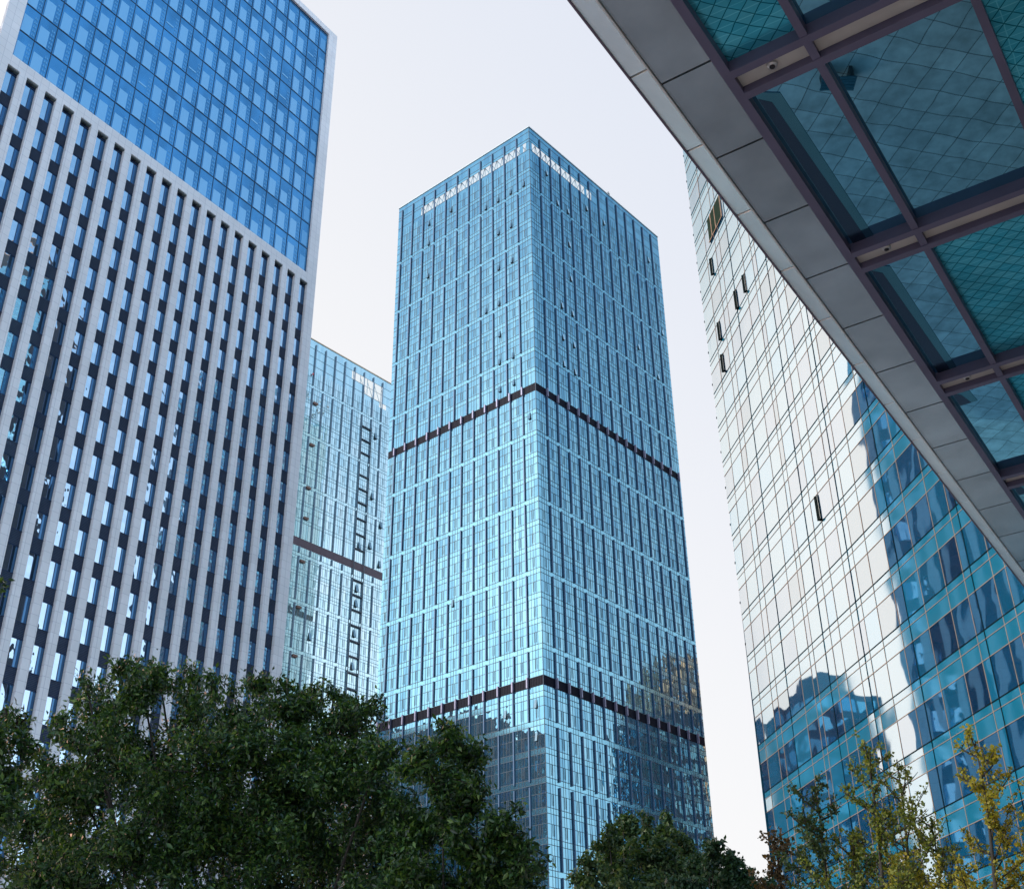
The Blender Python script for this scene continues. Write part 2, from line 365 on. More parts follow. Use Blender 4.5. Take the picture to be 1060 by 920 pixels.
for f, W, zz, gl, sv in ((fL, WL, zl, (.7, 28.5), 1), (fR, WR, zr, (.6, 19.5), 2), (fB1, WR, zr, (0, WR), 3), (fB2, WL, zl, (0, WL), 4)):
    back = sv > 2
    zone = [(z0, min(z1, 163.5) if z1 > 150 else z1, p_, b_, k_) for (z0, z1, p_, b_, k_) in zz]
    if not back:
        cells, lines = curtain_face(ct, f, W, zone, 0, 0, None, sv)
    else:
        cells, lines = [], MB(); q = MB()
        for (z0, z1, p_, b_, k_) in zone: f.pane(q, 0, W, 0, z0, z1, 0, 0)
        q.build('rear_glazing', glass('rear_glass', (.6, .85, .97), (.35, .58, .70), refl=.35), ct)
    allcells += cells
    # crown: screen standing above the roof, glazed, with a clear strip
    cr = MB(); pt = 3.09; k = 0; u = 0
    while u < W-.01:
        v = min(u+pt, W)
        if not back:
            for i_ in range(4):
                a_, b_ = u+(v-u)*i_/4, u+(v-u)*(i_+1)/4
                f.pane(cr, a_, b_, 0, 167.15, 170.0, random.choice((0, 0, 1)), .004)
                f.pane(cr, a_, b_, 0, 163.5, GZ0, random.choice((0, 1)), .004)
                lit = gl[0] <= (a_+b_)/2 <= gl[1] and random.random() > .07
                f.pane(cr, a_, b_, 0, GZ0, GZ1 if lit else 167.15, 4 if lit else 0, .003)
                if lit: f.pane(cr, a_, b_, 0, GZ1, 167.15, 3, .004)
        else:                                               # rear screens stand lower and leave the sky open behind
            f.pane(cr, u, v, 0, 163.5, 164.2, 0, 0)
        u = v
    cr.build('crown_screen', cg + [m_clear], ct)
    if not back:
        for zt in (GZ0, GZ1, 167.15, 168.9): f.box(lines, 0, W, 0, .035, zt-.035, zt+.035)
        st = MB(); u = .8
        while u < W-1:
            for n_ in (-.5,):
                a = f.p(u, n_, 163.0); b = f.p(u, n_, 169.8); st.tube([a, b], [.06, .06], 4)
                st.tube([f.p(u, n_, GZ0), f.p(u+1.5, n_, GZ1+.5)], [.07, .07], 4); st.tube([f.p(u+.9, n_, GZ0+.2), f.p(u+.1, n_, GZ1+.6)], [.05, .05], 4)
            u += 1.55
        st.build('crown_truss', m_strut, ct)
        lines.build('glazing_grid', m_line, ct)
        fins(ct, f, W, [(z0, 168.9 if z1 > 150 else z1+.0, p_, b_, k_) for (z0, z1, p_, b_, k_) in zz])
        for (b0, b1) in ((110.15, 111.72), (59.4, 61.0)):
            lb = MB(); f.box(lb, 0, W, -.05, -.02, b0, b1)
            u = .12
            while u < W: f.box(lb, u-.04, u+.04, -.03, .03, b0+.08, b1-.08); u += .31
            lb.build('louvre_band', m_louv, ct)
            pitch = (2.77 if sv == 1 else 2.82) if b0 > 100 else (2.87 if sv == 1 else 2.90); k = 1
            while k*pitch < W-.3:
                mb = MB(); f.box(mb, k*pitch-.13, k*pitch+.13, .04, .42, b0+.003, b1-.003); mb.build('fin', m_finp, ct); k += 1
    cp = MB(); f.box(cp, -.05, W+.05, -.3, .12, 170.0, 170.2); cp.build('parapet_cap', basic('cap_metal', (.45, .55, .6), .4), ct)
units(allcells, 'window', cg, ct, 'window_field', 100)
cor = MB(); cor.tube([CC+Vector((0, 0, 0))-(NL+NR)*.02, CC-(NL+NR)*.02+Vector((0, 0, 170))], [.06, .06], 4); cor.build('corner_post', m_line, ct)
ventsR = [(5.07, 161.8), (8.16, 156.4), (11.35, 156.4), (17.55, 161.2), (23.2, 161.2), (11.3, 148.2), (38.7, 161.1), (11.3, 140.1), (8.2, 132.2), (11.3, 132.1), (8.2, 125.2), (11.3, 125.2), (8.1, 119.5), (11.25, 119.3), (41.5, 144), (32.3, 135.7), (38.5, 131.8)]
ventsL = [(1.6, 156.5), (4.8, 156.5), (7.9, 156.4), (11.0, 156.3), (20.2, 161.1), (26.2, 161.1), (26.2, 156), (26.1, 147.8), (4.8, 148.4), (7.9, 148.4), (4.7, 140.1), (7.9, 140.1), (7.9, 132.1), (11.0, 131.9), (7.8, 125.2), (4.8, 119.3), (7.9, 119.4), (4.7, 113.7), (7.85, 113.7), (1.4, 105.6), (18.3, 77.2), (7.3, 56.5), (1.5, 56.8), (1.5, 52)]
for f, lst in ((fR, ventsR), (fL, ventsL)):
    for (u, z) in lst:
        mb = MB(); vent(mb, f, u, z); mb.build('open_window', [m_sash, m_dark], ct)
mb = MB(); P0 = fR.p(26.5, -1.2, 170.2)
mb.hexa([P0+Vector(q) for q in ((-.7, -.7, 0), (.7, -.7, 0), (.7, .7, 0), (-.7, .7, 0), (-.6, -.6, 1.3), (.6, -.6, 1.3), (.6, .6, 1.3), (-.6, .6, 1.3))])
mb.tube([P0+Vector((0, 0, 1)), P0+Vector((.5, .3, 2.4))], [.12, .08], 6); mb.tube([P0+Vector((2.4, 2.8, 0)), P0+Vector((2.4, 2.8, 1.2))], [.12, .1], 6)
mb.build('roof_crane', m_dark, ct)

# ---------------------------------------------------------------- second glass tower behind
BB = Vector((-28.285, 238.327, 0)); HB = 157.77; WB = 28; DB = 16
bt = thing('office_tower', 'pale glass tower with a ladder of dark cross bars, partly hidden behind the striped tower', 'tower', BB - DR*WB*.5 + DL*DB*.5)
bg_ = [glass('pale_curtain_glass', (.74, .95, 1.0), (.16, .34, .42), refl=.72, wave=.025, wscale=.5, vary=.08, vscale=(.9, .9, .12)),
       glass('pale_curtain_glass_dark', (.66, .90, .98), (.12, .28, .36), refl=.68, wave=.025, wscale=.5),
       glass('pale_curtain_glass_light', (.80, .96, 1.0), (.22, .40, .46), refl=.70), glass('pale_spandrel', (.74, .95, 1.0), (.22, .42, .5), refl=.62, rough=.1)]
fb = Face(BB, -DR, NR)
q0 = BB - NR*.08; core = MB()
core.prism([(v.x, v.y) for v in (q0 - DR*(WB-.08), q0 - DR*.08, q0 - DR*.08 + DL*DB, q0 - DR*(WB-.08) + DL*DB)], -1, 149.5)
core.build('core_wall', m_dark, bt)
Zb = [(109.0, 149.7, 2.93, bandsof(145.6, 4.08, 109, 149.7), [145.6, 133.4, 121.2]), (0, 107.1, 2.93, bandsof(105.4, 3.37, 0, 107.1), [105.4, 95.3, 85.2, 75.1, 65, 54.9])]
cells, lines = curtain_face(bt, fb, WB, Zb, 0, 0, None, 9)
for zt in (151, 153.2, 155.4): fb.box(lines, 0, WB, 0, .04, zt-.04, zt+.04)
cr = MB(); u = 0
while u < WB-.01:
    v = min(u+.7325, WB)
    for (z0, z1) in ((149.7, 151), (151, 153.2), (153.2, 155.4), (155.4, 157.6)):
        mid = (u+v)/2; lit = (3.0 < mid < 9 and 150.9 < z0 < 154) or (9 < mid < 12.4 and 153 < z0 < 154) or (1.7 < mid < 4 and z0 < 150)
        fb.pane(cr, u, v, 0, z0, z1, 4 if lit else random.choice((0, 0, 1)), .004)
    u = v
cr.build('crown_screen', bg_ + [m_clear], bt)
st = MB(); u = .5
while u < 14:
    st.tube([fb.p(u, -.6, 149.6), fb.p(u, -.6, 157.4)], [.08, .08], 4); st.tube([fb.p(u, -.6, 150.6), fb.p(u+2.1, -.6, 155)], [.06, .06], 4); u += 2.2
st.build('crown_truss', m_strut, bt)
lines.build('glazing_grid', basic('pale_gasket', (.13, .24, .32), .5), bt)
units(cells, 'window', bg_, bt, 'window_field', 100)
fins(bt, fb, WB, [(109, 156.6, 2.93, [], [145.6, 133.4, 121.2]), (0, 107.1, 2.93, [], Zb[1][4])], w=.2, d=.3, mat=basic('fin_metal_grey', (.17, .25, .34), .35, .3))
lb = MB(); fb.box(lb, 0, WB, -.05, -.02, 107.1, 109.0); u = .12
while u < WB: fb.box(lb, u-.05, u+.05, -.03, .03, 107.2, 108.9); u += .36
lb.build('louvre_band', basic('louvre_metal_brown', (.14, .10, .13), .5), bt)
cp = MB(); fb.box(cp, -.05, WB, -.3, .14, 157.6, 157.8); cp.build('parapet_cap', basic('warm_cap', (.62, .5, .36), .4), bt)
m_bar = basic('ladder_bar_metal', (.04, .07, .11), .4)
for zt in (142.3, 138.9, 135.5, 129.8, 126.4, 123, 119.1, 115.4, 111.9, 104.7, 101.3, 98, 94.6, 91.2, 87.9, 84.4, 81.1, 77.7, 74.3, 71, 67.6, 64.2):
    mb = MB(); fb.box(mb, 5.86, 8.79, .04, .34, zt-.11, zt+.11); mb.build('cross_bar', m_bar, bt)
for u in (5.86, 8.79):
    mb = MB(); fb.box(mb, u-.10, u+.10, .305, .36, 60, 143); mb.build('ladder_rail', m_bar, bt)
for zt in (141.4, 131, 120.6, 113.5, 103.8, 93.9, 83.8):
    mb = MB(); fb.box(mb, 21.9, 23.0, .04, .4, zt, zt+.5); mb.build('bracket', basic('bracket_brown', (.2, .12, .1), .6), bt)
for (u, z) in ((4.3, 141.5), (7.4, 112.9), (7.4, 103), (7.4, 99.6), (7.4, 93), (4.3, 114), (1.3, 110.6), (7.4, 79), (7.4, 86), (19, 89), (1.4, 120), (4.4, 126)):
    mb = MB(); vent(mb, fb, u, z, .6, 1.6, .45); mb.build('open_window', [m_sash, m_dark], bt)
mb = MB(); mb.tube([fb.p(23.9, .3, 148.4), fb.p(23.9, .3, 148.8)], [.16, .16], 8); mb.build('warning_lamp', basic('red_lens', (.7, .03, .03), .3), bt)

# ---------------------------------------------------------------- striped stone tower on the left
LYAW = 0.5964722
LD = -Vector((math.sin(LYAW), math.cos(LYAW), 0)); LN = Vector((-LD.y, LD.x, 0))
if LN.x < 0: LN = -LN
LC = Vector((-26.0886, 128.4613, 0)); WLT = 49.17; HLT = 150.0; DLT = 25.0
lt = thing('striped_tower', 'white stone tower with tall vertical piers and a large blue glass panel at the top', 'tower', LC + LD*WLT*.5 - LN*DLT*.5)
fl = Face(LC, LD, LN); dv = tuple(LD + LN)
offu = -(LC.dot(LD+LN))
m_stone = jointed('pale_stone', (.80, .82, .88), (.54, .57, .65), dv, .95, 1.05, .022, rough=.42, var=.03, offu=offu-1.72+.0, stain=.07)
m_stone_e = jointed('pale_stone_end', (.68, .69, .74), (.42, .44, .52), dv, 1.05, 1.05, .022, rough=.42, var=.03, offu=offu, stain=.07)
m_bluewin = [glass('blue_window_glass', (.60, .78, .96), (.02, .06, .13), refl=.78, wave=.05, wscale=.6), glass('deep_blue_glass', (.10, .25, .48), (.008, .025, .05), refl=.5, wave=.05)]
m_panel = basic('navy_metal', (.015, .035, .095), .35, .4)
m_reveal = jointed('blue_grey_reveal', (.34, .37, .46), (.22, .24, .3), dv, .95, 1.05, .02, rough=.35, offu=offu-1.72, var=.03)
RD = .46
REC = [(1.46 + 2.3459*i, 2.91 + 2.3459*i) for i in range(20)]    # recess extents along u
ZT = 101.25
core = MB(); fl.box(core, .02, WLT-.02, -DLT, -RD-.14, -1, 149.2); core.build('core_wall', m_dark, lt)
# end wall of stone facing the sun
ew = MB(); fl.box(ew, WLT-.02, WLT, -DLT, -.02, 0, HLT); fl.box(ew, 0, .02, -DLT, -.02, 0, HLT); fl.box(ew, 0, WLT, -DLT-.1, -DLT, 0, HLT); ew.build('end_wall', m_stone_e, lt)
# frame of stone: edges and beam between recesses and glass box
BX0, BX1, BZ0, BZ1 = 1.72, 47.3, 102.8, 148.9
fs = MB()
fl.box(fs, 0.0, BX0, -RD, 0, ZT, BZ1); fl.box(fs, BX1, WLT, -RD, 0, ZT, BZ1)
fl.box(fs, BX0, BX1, -RD, 0, ZT, BZ0); fl.box(fs, 0, WLT, -RD, 0, BZ1, HLT)
fs.build('stone_frame', m_stone, lt)
pr = [(0.0, REC[0][0])] + [(REC[i][1], REC[i+1][0]) for i in range(19)] + [(REC[19][1], WLT)]
for (a, b) in pr:
    mb = MB(); fl.box(mb, a, b, -RD+.0, 0, 0, ZT); mb.build('pier', m_stone, lt)
win = []; louv = []
for (a, b) in REC:
    mb = MB()
    fl.box(mb, a, b, -RD-.10, -RD-.06, 0, ZT); mb.build('recess_back', m_panel, lt)
    mb = MB(); fl.box(mb, a+.003, b-.003, -RD-.06, -.12, ZT-.18, ZT-.003, 0)
    mb.tube([fl.p((a+b)/2, -.28, ZT-.32), fl.p((a+b)/2, -.28, ZT-.17)], [.16, .2], 10, 1); mb.build('recess_soffit', [basic('soffit_green_grey', (.10, .13, .14), .5), m_dark], lt)
    z = 97.75
    zs = [(97.75, ZT-.6)] + [(93.55-4.2*k, 96.15-4.2*k) for k in range(23)]
    for (z0, z1) in zs:
        if z1 < 1: continue
        st = random.random()
        def dw(mb, a=a, b=b, z0=z0, z1=z1, st=st):
            random.seed(st)
            fl.pane(mb, a+.58, b-.02, -RD-.02, z0, z1, 0, .005)      # mirror pane
            fl.pane(mb, a+.03, a+.56, -RD-.02, z0, z1, 1, .004)      # deep blue side light
            fl.box(mb, a+.555, a+.585, -RD-.05, -RD+.03, z0, z1, 2)
            fl.box(mb, a, b, -RD-.05, -RD+.05, z0-.07, z0, 2); fl.box(mb, a, b, -RD-.05, -RD+.05, z1, z1+.06, 2)
        win.append((fl.area(a, b, z0, z1), dw))
        zl0, zl1 = z1+.1, z1+1.5
        if zl1 < ZT-1:
            def dl_(mb, a=a, b=b, z0=zl0, z1=zl1):
                fl.box(mb, a+.02, b-.02, -RD-.06, -RD-.03, z0, z1, 0)
                zz = z0+.08
                while zz < z1: fl.box(mb, a+.03, b-.03, -RD-.03, -RD+.03, zz, zz+.06, 1); zz += .155
            louv.append((fl.area(a, b, zl0, zl1), dl_))
units(win, 'window', m_bluewin + [m_panel], lt, 'window_field', 100)
units(louv, 'louvre', [m_panel, basic('louvre_slat_blue', (.05, .07, .12), .4, .3)], lt, 'louvre_field', 100)
# the big glass panel near the top
GN = -.35
gb = MB(); fl.box(gb, BX0, BX1, -RD, GN-.30, BZ0, BZ1); gb.build('panel_back', basic('panel_shadow_blue', (.01, .03, .07), .5), lt)
m_sky = [glass('azure_glass', (.17, .50, .86), (.02, .12, .30), refl=.62, wave=.04, wscale=.5, vary=.25, vscale=(.35, .35, .2)),
         glass('azure_blind', (.42, .74, 1.0), (.18, .42, .72), refl=.52, rough=.06), basic('mullion_navy', (.015, .04, .09), .4),
         glass('azure_light_edge', (.26, .58, .90), (.10, .30, .55), refl=.5, rough=.05)]
uc = [BX0, 3.45] + [3.45 + 2.2*k for k in range(1, 20)] + [BX1]
rows = 11; dz = (BZ1-BZ0)/rows; cells = []
for i in range(len(uc)-1):
    for j in range(rows):
        a, b = uc[i], uc[i+1]; z0, z1 = BZ0 + dz*j, BZ0 + dz*(j+1)
        st = random.random()
        def dg(mb, a=a, b=b, z0=z0, z1=z1, st=st, full=(b-a > 2)):
            random.seed(st); w = b-a; h = z1-z0
            fl.pane(mb, a, b, GN, z0, z1, 0, .006)
            # u grows to the left of the picture: blind low on the left, lattice strip on the right
            k = random.choice((.66, .66, .64, .68, .60, .52, .72)); skip = random.random() < .06
            if full:
                if not skip: fl.box(mb, a+w*.36, b-w*.10, GN+.012, GN+.03, z0+.12, z0+h*k, 1)
                else: fl.box(mb, a+w*.36, b-w*.10, GN+.012, GN+.03, z0+h*.3, z0+h*.36, 1)
                for q in range(5):
                    for s_ in range(2):
                        zz = z0+h*(.10+.15*q)
                        fl.box(mb, a+w*(.10+.11*s_), a+w*(.17+.11*s_), GN+.012, GN+.022, zz, zz+h*.075, 3)
            else: fl.box(mb, a+w*.2, b-w*.2, GN+.012, GN+.03, z0+.2, z0+h*.6, 3)
        cells.append((fl.area(a, b, z0, z1), dg))
units(cells, 'window', m_sky, lt, 'glass_panel_field', 100)
gr = MB()
for u in uc: fl.box(gr, u-.028, u+.028, GN, GN+.06, BZ0, BZ1)
for j in range(rows+1): fl.box(gr, BX0, BX1, GN, GN+.055, BZ0+dz*j-.035, BZ0+dz*j+.035)
gr.build('panel_grid', m_sky[2], lt)

# ---------------------------------------------------------------- mirror glass tower on the right
RA = R(-9.75)
RDv = -Vector((math.sin(RA), math.cos(RA), 0)); RN = Vector((-math.cos(RA), math.sin(RA), 0))
R0 = Vector((18.537, 90.113, 0)); HRT = 132.0; WRT = 45.0; DRT = 38.0
rtw = thing('mirror_tower', 'mirror glass tower on the right with pinkish spandrel bands reflecting the sky', 'tower', R0 + RDv*WRT*.5 - RN*DRT*.5)
fr_ = Face(R0, RDv, RN); fre = Face(R0, -RN, -RDv)
m_rg = [glass('mirror_glass', (.185, .355, .44), (0, .19, .38), refl=.68, wave=.014, wscale=.22, wdist=1.2, ior=1.8),
        glass('mirror_glass_second', (.18, .34, .43), (0, .12, .28), refl=.68, wave=.022, wscale=.28, wdist=1.2, ior=1.8),
        glass('mirror_spandrel', (.20, .355, .43), (.0, .32, .52), refl=.62, rough=.05, wave=.014, wscale=.22, wdist=1.2),
        glass('mirror_glass_curtained', (.19, .36, .445), (0, .26, .48), refl=.62, wave=.018, wscale=.25, wdist=1.2, ior=1.8),
        glass('mirror_glass_dark_room', (.17, .33, .42), (0, .06, .16), refl=.70, wave=.018, wscale=.25, wdist=1.2, ior=1.8)]
m_rl = basic('bronze_gasket', (.34, .22, .15), .6)
m_rd = basic('dark_gasket', (.008, .012, .012), .9, spec=.02)
def leftedge(z): return -0.9 - (z-40)*.027          # the far edge leans outward as it rises
widths = [2.4, 1.1, 2.05, 2.6, 1.9, .75, 1.9, 1.15, 1.4, 2.05, .9, .75, 1.9]
us = [.83]
k = 0
while us[-1] < WRT-1: us.append(us[-1]+widths[k % len(widths)]); k += 1
us[-1] = WRT
core = MB(); zlist = [0, HRT-.2]
pp = [fr_.p(leftedge(z)+.08, -.1, z) for z in zlist]
core.hexa([pp[0], fr_.p(WRT-.1, -.1, 0), fr_.p(WRT-.1, -DRT, 0), fr_.p(leftedge(0)+.08, -DRT, 0), pp[1], fr_.p(WRT-.1, -.1, HRT-.2), fr_.p(WRT-.1, -DRT, HRT-.2), fr_.p(leftedge(HRT)+.08, -DRT, HRT-.2)])
core.build('core_wall', m_dark, rtw)
FZ = 3.585; z = 42.04 - FZ*11; floors = []
while z < HRT-4: floors.append(z); z += FZ
cells = []; ln = MB(); ld = MB()
for z in floors:
    segs = [(z-.46, z, 2), (z-1.42, z-.46, 2), (z, z+FZ-1.42, 0)]
    for (z0, z1, kind) in segs:
        if z0 < 0: z0 = 0.01
        if z1 <= z0: continue
        ue = [leftedge((z0+z1)/2)] + us
        for i in range(len(ue)-1):
            st = random.random(); mi = kind if kind == 2 else random.choice((0, 0, 1, 1, 3, 4))
            def dp(mb, a=ue[i], b=ue[i+1], z0=z0, z1=z1, mi=mi, st=st):
                random.seed(st); fr_.pane(mb, a, b, 0, z0, z1, mi, .004)
            ok = not any(abs(a_ - (ue[i]+ue[i+1])/2) < 0 for a_ in (0,))
            cells.append((fr_.area(ue[i], ue[i+1], z0, z1), dp))
    for zz, t in ((z, .035), (z-.46, .018), (z-1.42, .022)):
        if zz > 0: fr_.box(ln if t < .035 else ld, leftedge(zz), WRT, 0, .03, zz-t*.7, zz+t*.7)
for i, u in enumerate(us[:-1]):
    (fr_.box(ld, u-.018, u+.018, 0, .035, 0, HRT-.5) if i % 4 == 3 else fr_.box(ln, u-.014, u+.014, 0, .028, 0, HRT-.5))
units(cells, 'window', m_rg, rtw, 'window_field', 100)
ln.build('bronze_grid', m_rl, rtw); ld.build('dark_grid', m_rd, rtw)
mb = MB(); fre.pane(mb, 0, DRT, .9, 0, HRT, 0, 0); 
fo = Face(R0+RDv*WRT, -RN, RDv); fo.pane(mb, 0, DRT, 0, 0, HRT, 0, 0); fk = Face(R0-RN*DRT, RDv, -RN); fk.pane(mb, 0, WRT, 0, 0, HRT, 0, 0); mb.build('side_glazing', m_rg[0], rtw)
mb = MB(); fr_.box(mb, leftedge(HRT), WRT, -DRT, .1, HRT-.2, HRT+.6); mb.build('parapet', m_rl, rtw)
# small brackets along the far edge, open lights
for k in range(16):
    zz = 36 + k*3.585; e = leftedge(zz); mb = MB(); fr_.box(mb, e-.12, e, -.1, .02, zz-.12, zz+.06); mb.build('edge_bracket', m_rd, rtw)
def slot(u, z0, z1):
    mb = MB(); fr_.box(mb, u-.07, u+.07, .01, .045, z0, z1, 0)
    a = [fr_.p(u-.10, .05, z0), fr_.p(u-.10, .05, z1), fr_.p(u-.26, .18, z1), fr_.p(u-.26, .18, z0)]
    mb.hexa([a[0], a[3], a[3]+fr_.n*.03, a[0]+fr_.n*.03, a[1], a[2], a[2]+fr_.n*.03, a[1]+fr_.n*.03], 0)
    fr_.box(mb, u-.10, u+.2, .03, .2, z0-.07, z0, 0)
    mb.build('open_casement', m_rd, rtw)
for (u, z0, z1) in ((16.1, 38.6, 40.5), (6.68, 63.6, 65.6), (8.9, 63.7, 65.6), (2.05, 70.9, 72.9), (2.0, 63.6, 65.6), (1.85, 60.3, 62.2)): slot(u, z0, z1)
for (a, b) in ((2.05, 2.95), (3.05, 4.05), (4.15, 5.7)):
    mb = MB(); fr_.box(mb, a, b, .01, .05, 74.7, 77.35, 0); fr_.box(mb, b, b+.08, .01, .1, 74.7, 77.35, 1); fr_.box(mb, a, b, .05, .12, 74.62, 74.7, 1)
    mb.build('open_window', [basic('dark_room', (.02, .035, .025), .9, spec=.02), m_rl], rtw)

# ---------------------------------------------------------------- buildings outside the frame, met in the reflections, plus one added for shade
def slab_block(name, label, x0, x1, y0, y1, h, wallm, glassm, fh=3.6, bay=3.4, rot=0, roof=None):
    c = Vector(((x0+x1)/2, (y0+y1)/2, 0)); t = thing(name, label, 'building', c)
    hw, hd = (x1-x0)/2, (y1-y0)/2; cs, sn = math.cos(rot), math.sin(rot)
    ex = Vector((cs, sn, 0)); ey = Vector((-sn, cs, 0))
    mb = MB(); rg = [c-ex*hw-ey*hd, c+ex*hw-ey*hd, c+ex*hw+ey*hd, c-ex*hw+ey*hd]; mb.prism([(q.x, q.y) for q in rg], 0, h); mb.build('wall', wallm, t)
    faces = [Face(rg[0], ex, -ey), Face(rg[1], ey, ex), Face(rg[2], -ex, ey), Face(rg[3], -ey, -ex)]; lens = [2*hw, 2*hd, 2*hw, 2*hd]
    win = MB()
    for f, Lw in zip(faces, lens):
        n = int(Lw/bay); bw = Lw/n; z = 1.2
        while z+fh < h:
            for i in range(n):
                win_z = z+fh*.28
                f.box(win, i*bw+bw*.12, (i+1)*bw-bw*.12, 0, .08 if (i*7+int(z*3)) % 5 else .12, win_z, z+fh*.95, (i*13+int(z*7)) % 3)
            z += fh
        for k in range(n+1): f.box(win, max(0, k*bw-.15), min(Lw, k*bw+.15), 0, .35, 0, h, 3)
    tag(win.build('window_field', glassm + [wallm], t), kind='stuff')
    return t, c, ex, ey
dkblue = [glass('deep_teal_glass', (.25, .55, .75), (.01, .06, .10), refl=.5), glass('teal_curtained_glass', (.3, .6, .75), (.06, .20, .24), refl=.4), glass('dark_teal_glass', (.15, .4, .6), (.006, .03, .05), refl=.45)]
m_slate = basic('slate_blue_panel', (.05, .10, .16), .5)
tA, cA, ex, ey = slab_block('office_block', 'dark blue glazed office block seen only mirrored in the towers', -66, -52, 187, 207, 70.5, m_slate, dkblue)
rf = MB(); rf.prism([(-60, 188), (-53, 188), (-53, 194), (-60, 194)], 70.5, 74)
rf.prism([(-58+math.cos(a*.5236)*3.5, 199+math.sin(a*.5236)*3.5) for a in range(12)], 70.5, 73); rf.build('plant_room', m_slate, tA)
tB, cB, ex, ey = slab_block('office_block', 'darker office block further left, mirrored in the foot of the square tower', -118, -83, 144, 184, 79, m_slate, dkblue)
rf = MB(); rf.prism([(-95, 160), (-84, 160), (-84, 172), (-95, 172)], 79, 83); rf.build('plant_room', m_slate, tB)
m_brick = jointed('brown_stone', (.34, .22, .15), (.5, .4, .3), (1, 1, 0), 1.6, 1.2, .12, var=.35)
amber = [glass('amber_glass', (.8, .6, .4), (.05, .04, .03), refl=.5), glass('blue_pane', (.3, .5, .7), (.02, .04, .06), refl=.5), basic('cream_blind', (.6, .5, .4), .7)]
slab_block('residential_block', 'brown stone block mirrored in the low right part of the square tower', 99, 135, 214, 262, 101, m_brick, amber, fh=3.1, bay=2.6)
slab_block('glass_block', 'navy glass block mirrored beside the brown one', 84, 98, 202, 218, 82, m_slate, dkblue, fh=3.9, bay=3)
slab_block('dark_tower', 'dark slab tower mirrored in the striped tower windows', 66, 100, 121, 166, 143, m_slate, dkblue, fh=3.8, bay=3.2)
slab_block('shading_block', 'unseen block added left of the camera to shade the large left tree', -52, -46, -9, 8, 36, basic('grey_render', (.4, .4, .4), .8), dkblue)  # never seen, put in only to keep the sun off the left tree

# ---------------------------------------------------------------- canopy overhead
CA = R(33.4); ca = Vector((math.sin(CA), math.cos(CA), 0)); cb = Vector((math.cos(CA), -math.sin(CA), 0))
HZ = 14.0
def S(s, t, z=HZ): return ca*s + cb*t + Vector((0, 0, z))
def t_fold(s): return 1.19478535e-04*s*s - 3.5377e-03*s - 4.6189
def t_out(s):  return (4.88692859e-05*s*s + 2.4445e-03*s - 5.1255)
def t_in(s):   return 2.1e-04*s*s - 6.4e-03*s - 3.845
OUTZ = HZ + .4
S0, S1, TE = 4.0, 42.0, 4.6
cn = thing('entrance_canopy', 'grey metal entrance canopy overhead with tinted glass soffit panels', 'canopy', S(20, 0, 0))
m_alu = basic('grey_aluminium', (.40, .48, .53), .24, .7, var=.20, nscale=.9, bump=.05, bscale=60)
m_alu2 = basic('pale_aluminium', (.60, .69, .69), .26, .5, var=.10, nscale=.9, bump=.05, bscale=60)
m_frame = basic('plum_frame', (.125, .115, .19), .45, .2, var=.1)
m_strip = basic('beige_strip', (.52, .50, .48), .6, var=.1, bump=.1, bscale=80)
m_seam = basic('seam_black', (.01, .01, .015), .7)
def flat(mb, q, z0, z1, mi=0):
    """q: four (s,t[,z offset]) corners"""
    lo = [S(a[0], a[1], z0 + (a[2] if len(a) > 2 else 0)) for a in q]; hi = [S(a[0], a[1], z1 + (a[2] if len(a) > 2 else 0)) for a in q]
    mb.hexa(lo + hi, mi)
def spaced(s_first, step):
    s = s_first
    while s > S0: s -= step
    out = []
    while s < S1: out.append(s); s += step
    return out
SG = .018
for a in spaced(10.86, 1.718):                      # soffit panels, inside the fold
    b = a+1.718; mb = MB(); n = 3
    for i in range(n):
        s0 = a+SG + (b-a-2*SG)*i/n; s1 = a+SG + (b-a-2*SG)*(i+1)/n
        flat(mb, ((s0, t_fold(s0)), (s1, t_fold(s1)), (s1, t_in(s1)-.02), (s0, t_in(s0)-.02)), HZ, HZ+.05)
    mb.build('soffit_panel', m_alu, cn)
for a in spaced(10.50, 1.685):                      # outer lip panels
    b = a+1.685; mb = MB(); n = 3
    for i in range(n):
        s0 = a+SG + (b-a-2*SG)*i/n; s1 = a+SG + (b-a-2*SG)*(i+1)/n
        k = 10.84/10.5
        o0, o1 = s0*k, s1*k
        flat(mb, ((o0, t_out(o0), .4), (o1, t_out(o1), .4), (s1, t_fold(s1)-.025), (s0, t_fold(s0)-.025)), HZ-.02, HZ+.04)
    mb.build('fascia_panel', m_alu2, cn)
N_ = 60; mb = MB(); rim = MB(); back = MB()
for i in range(N_):
    s0 = S0 + (S1-S0)*i/N_; s1 = S0 + (S1-S0)*(i+1)/N_
    flat(mb, ((s0, t_fold(s0)-.03), (s1, t_fold(s1)-.03), (s1, t_fold(s1)-.006), (s0, t_fold(s0)-.006)), HZ-.045, HZ+.02)
    flat(rim, ((s0, t_out(s0)-.03), (s1, t_out(s1)-.03), (s1, t_out(s1)), (s0, t_out(s0))), OUTZ-.03, OUTZ+.5)
    flat(back, ((s0, t_out(s0)+.02, .42), (s1, t_out(s1)+.02, .42), (s1, t_in(s1)), (s0, t_in(s0))), HZ+.07, HZ+.12)
mb.build('edge_trim', basic('bright_trim', (.7, .7, .68), .3, .5), cn)
rim.build('outer_rim', basic('rim_plum', (.13, .10, .15), .5), cn); back.build('backing_sheet', m_seam, cn)
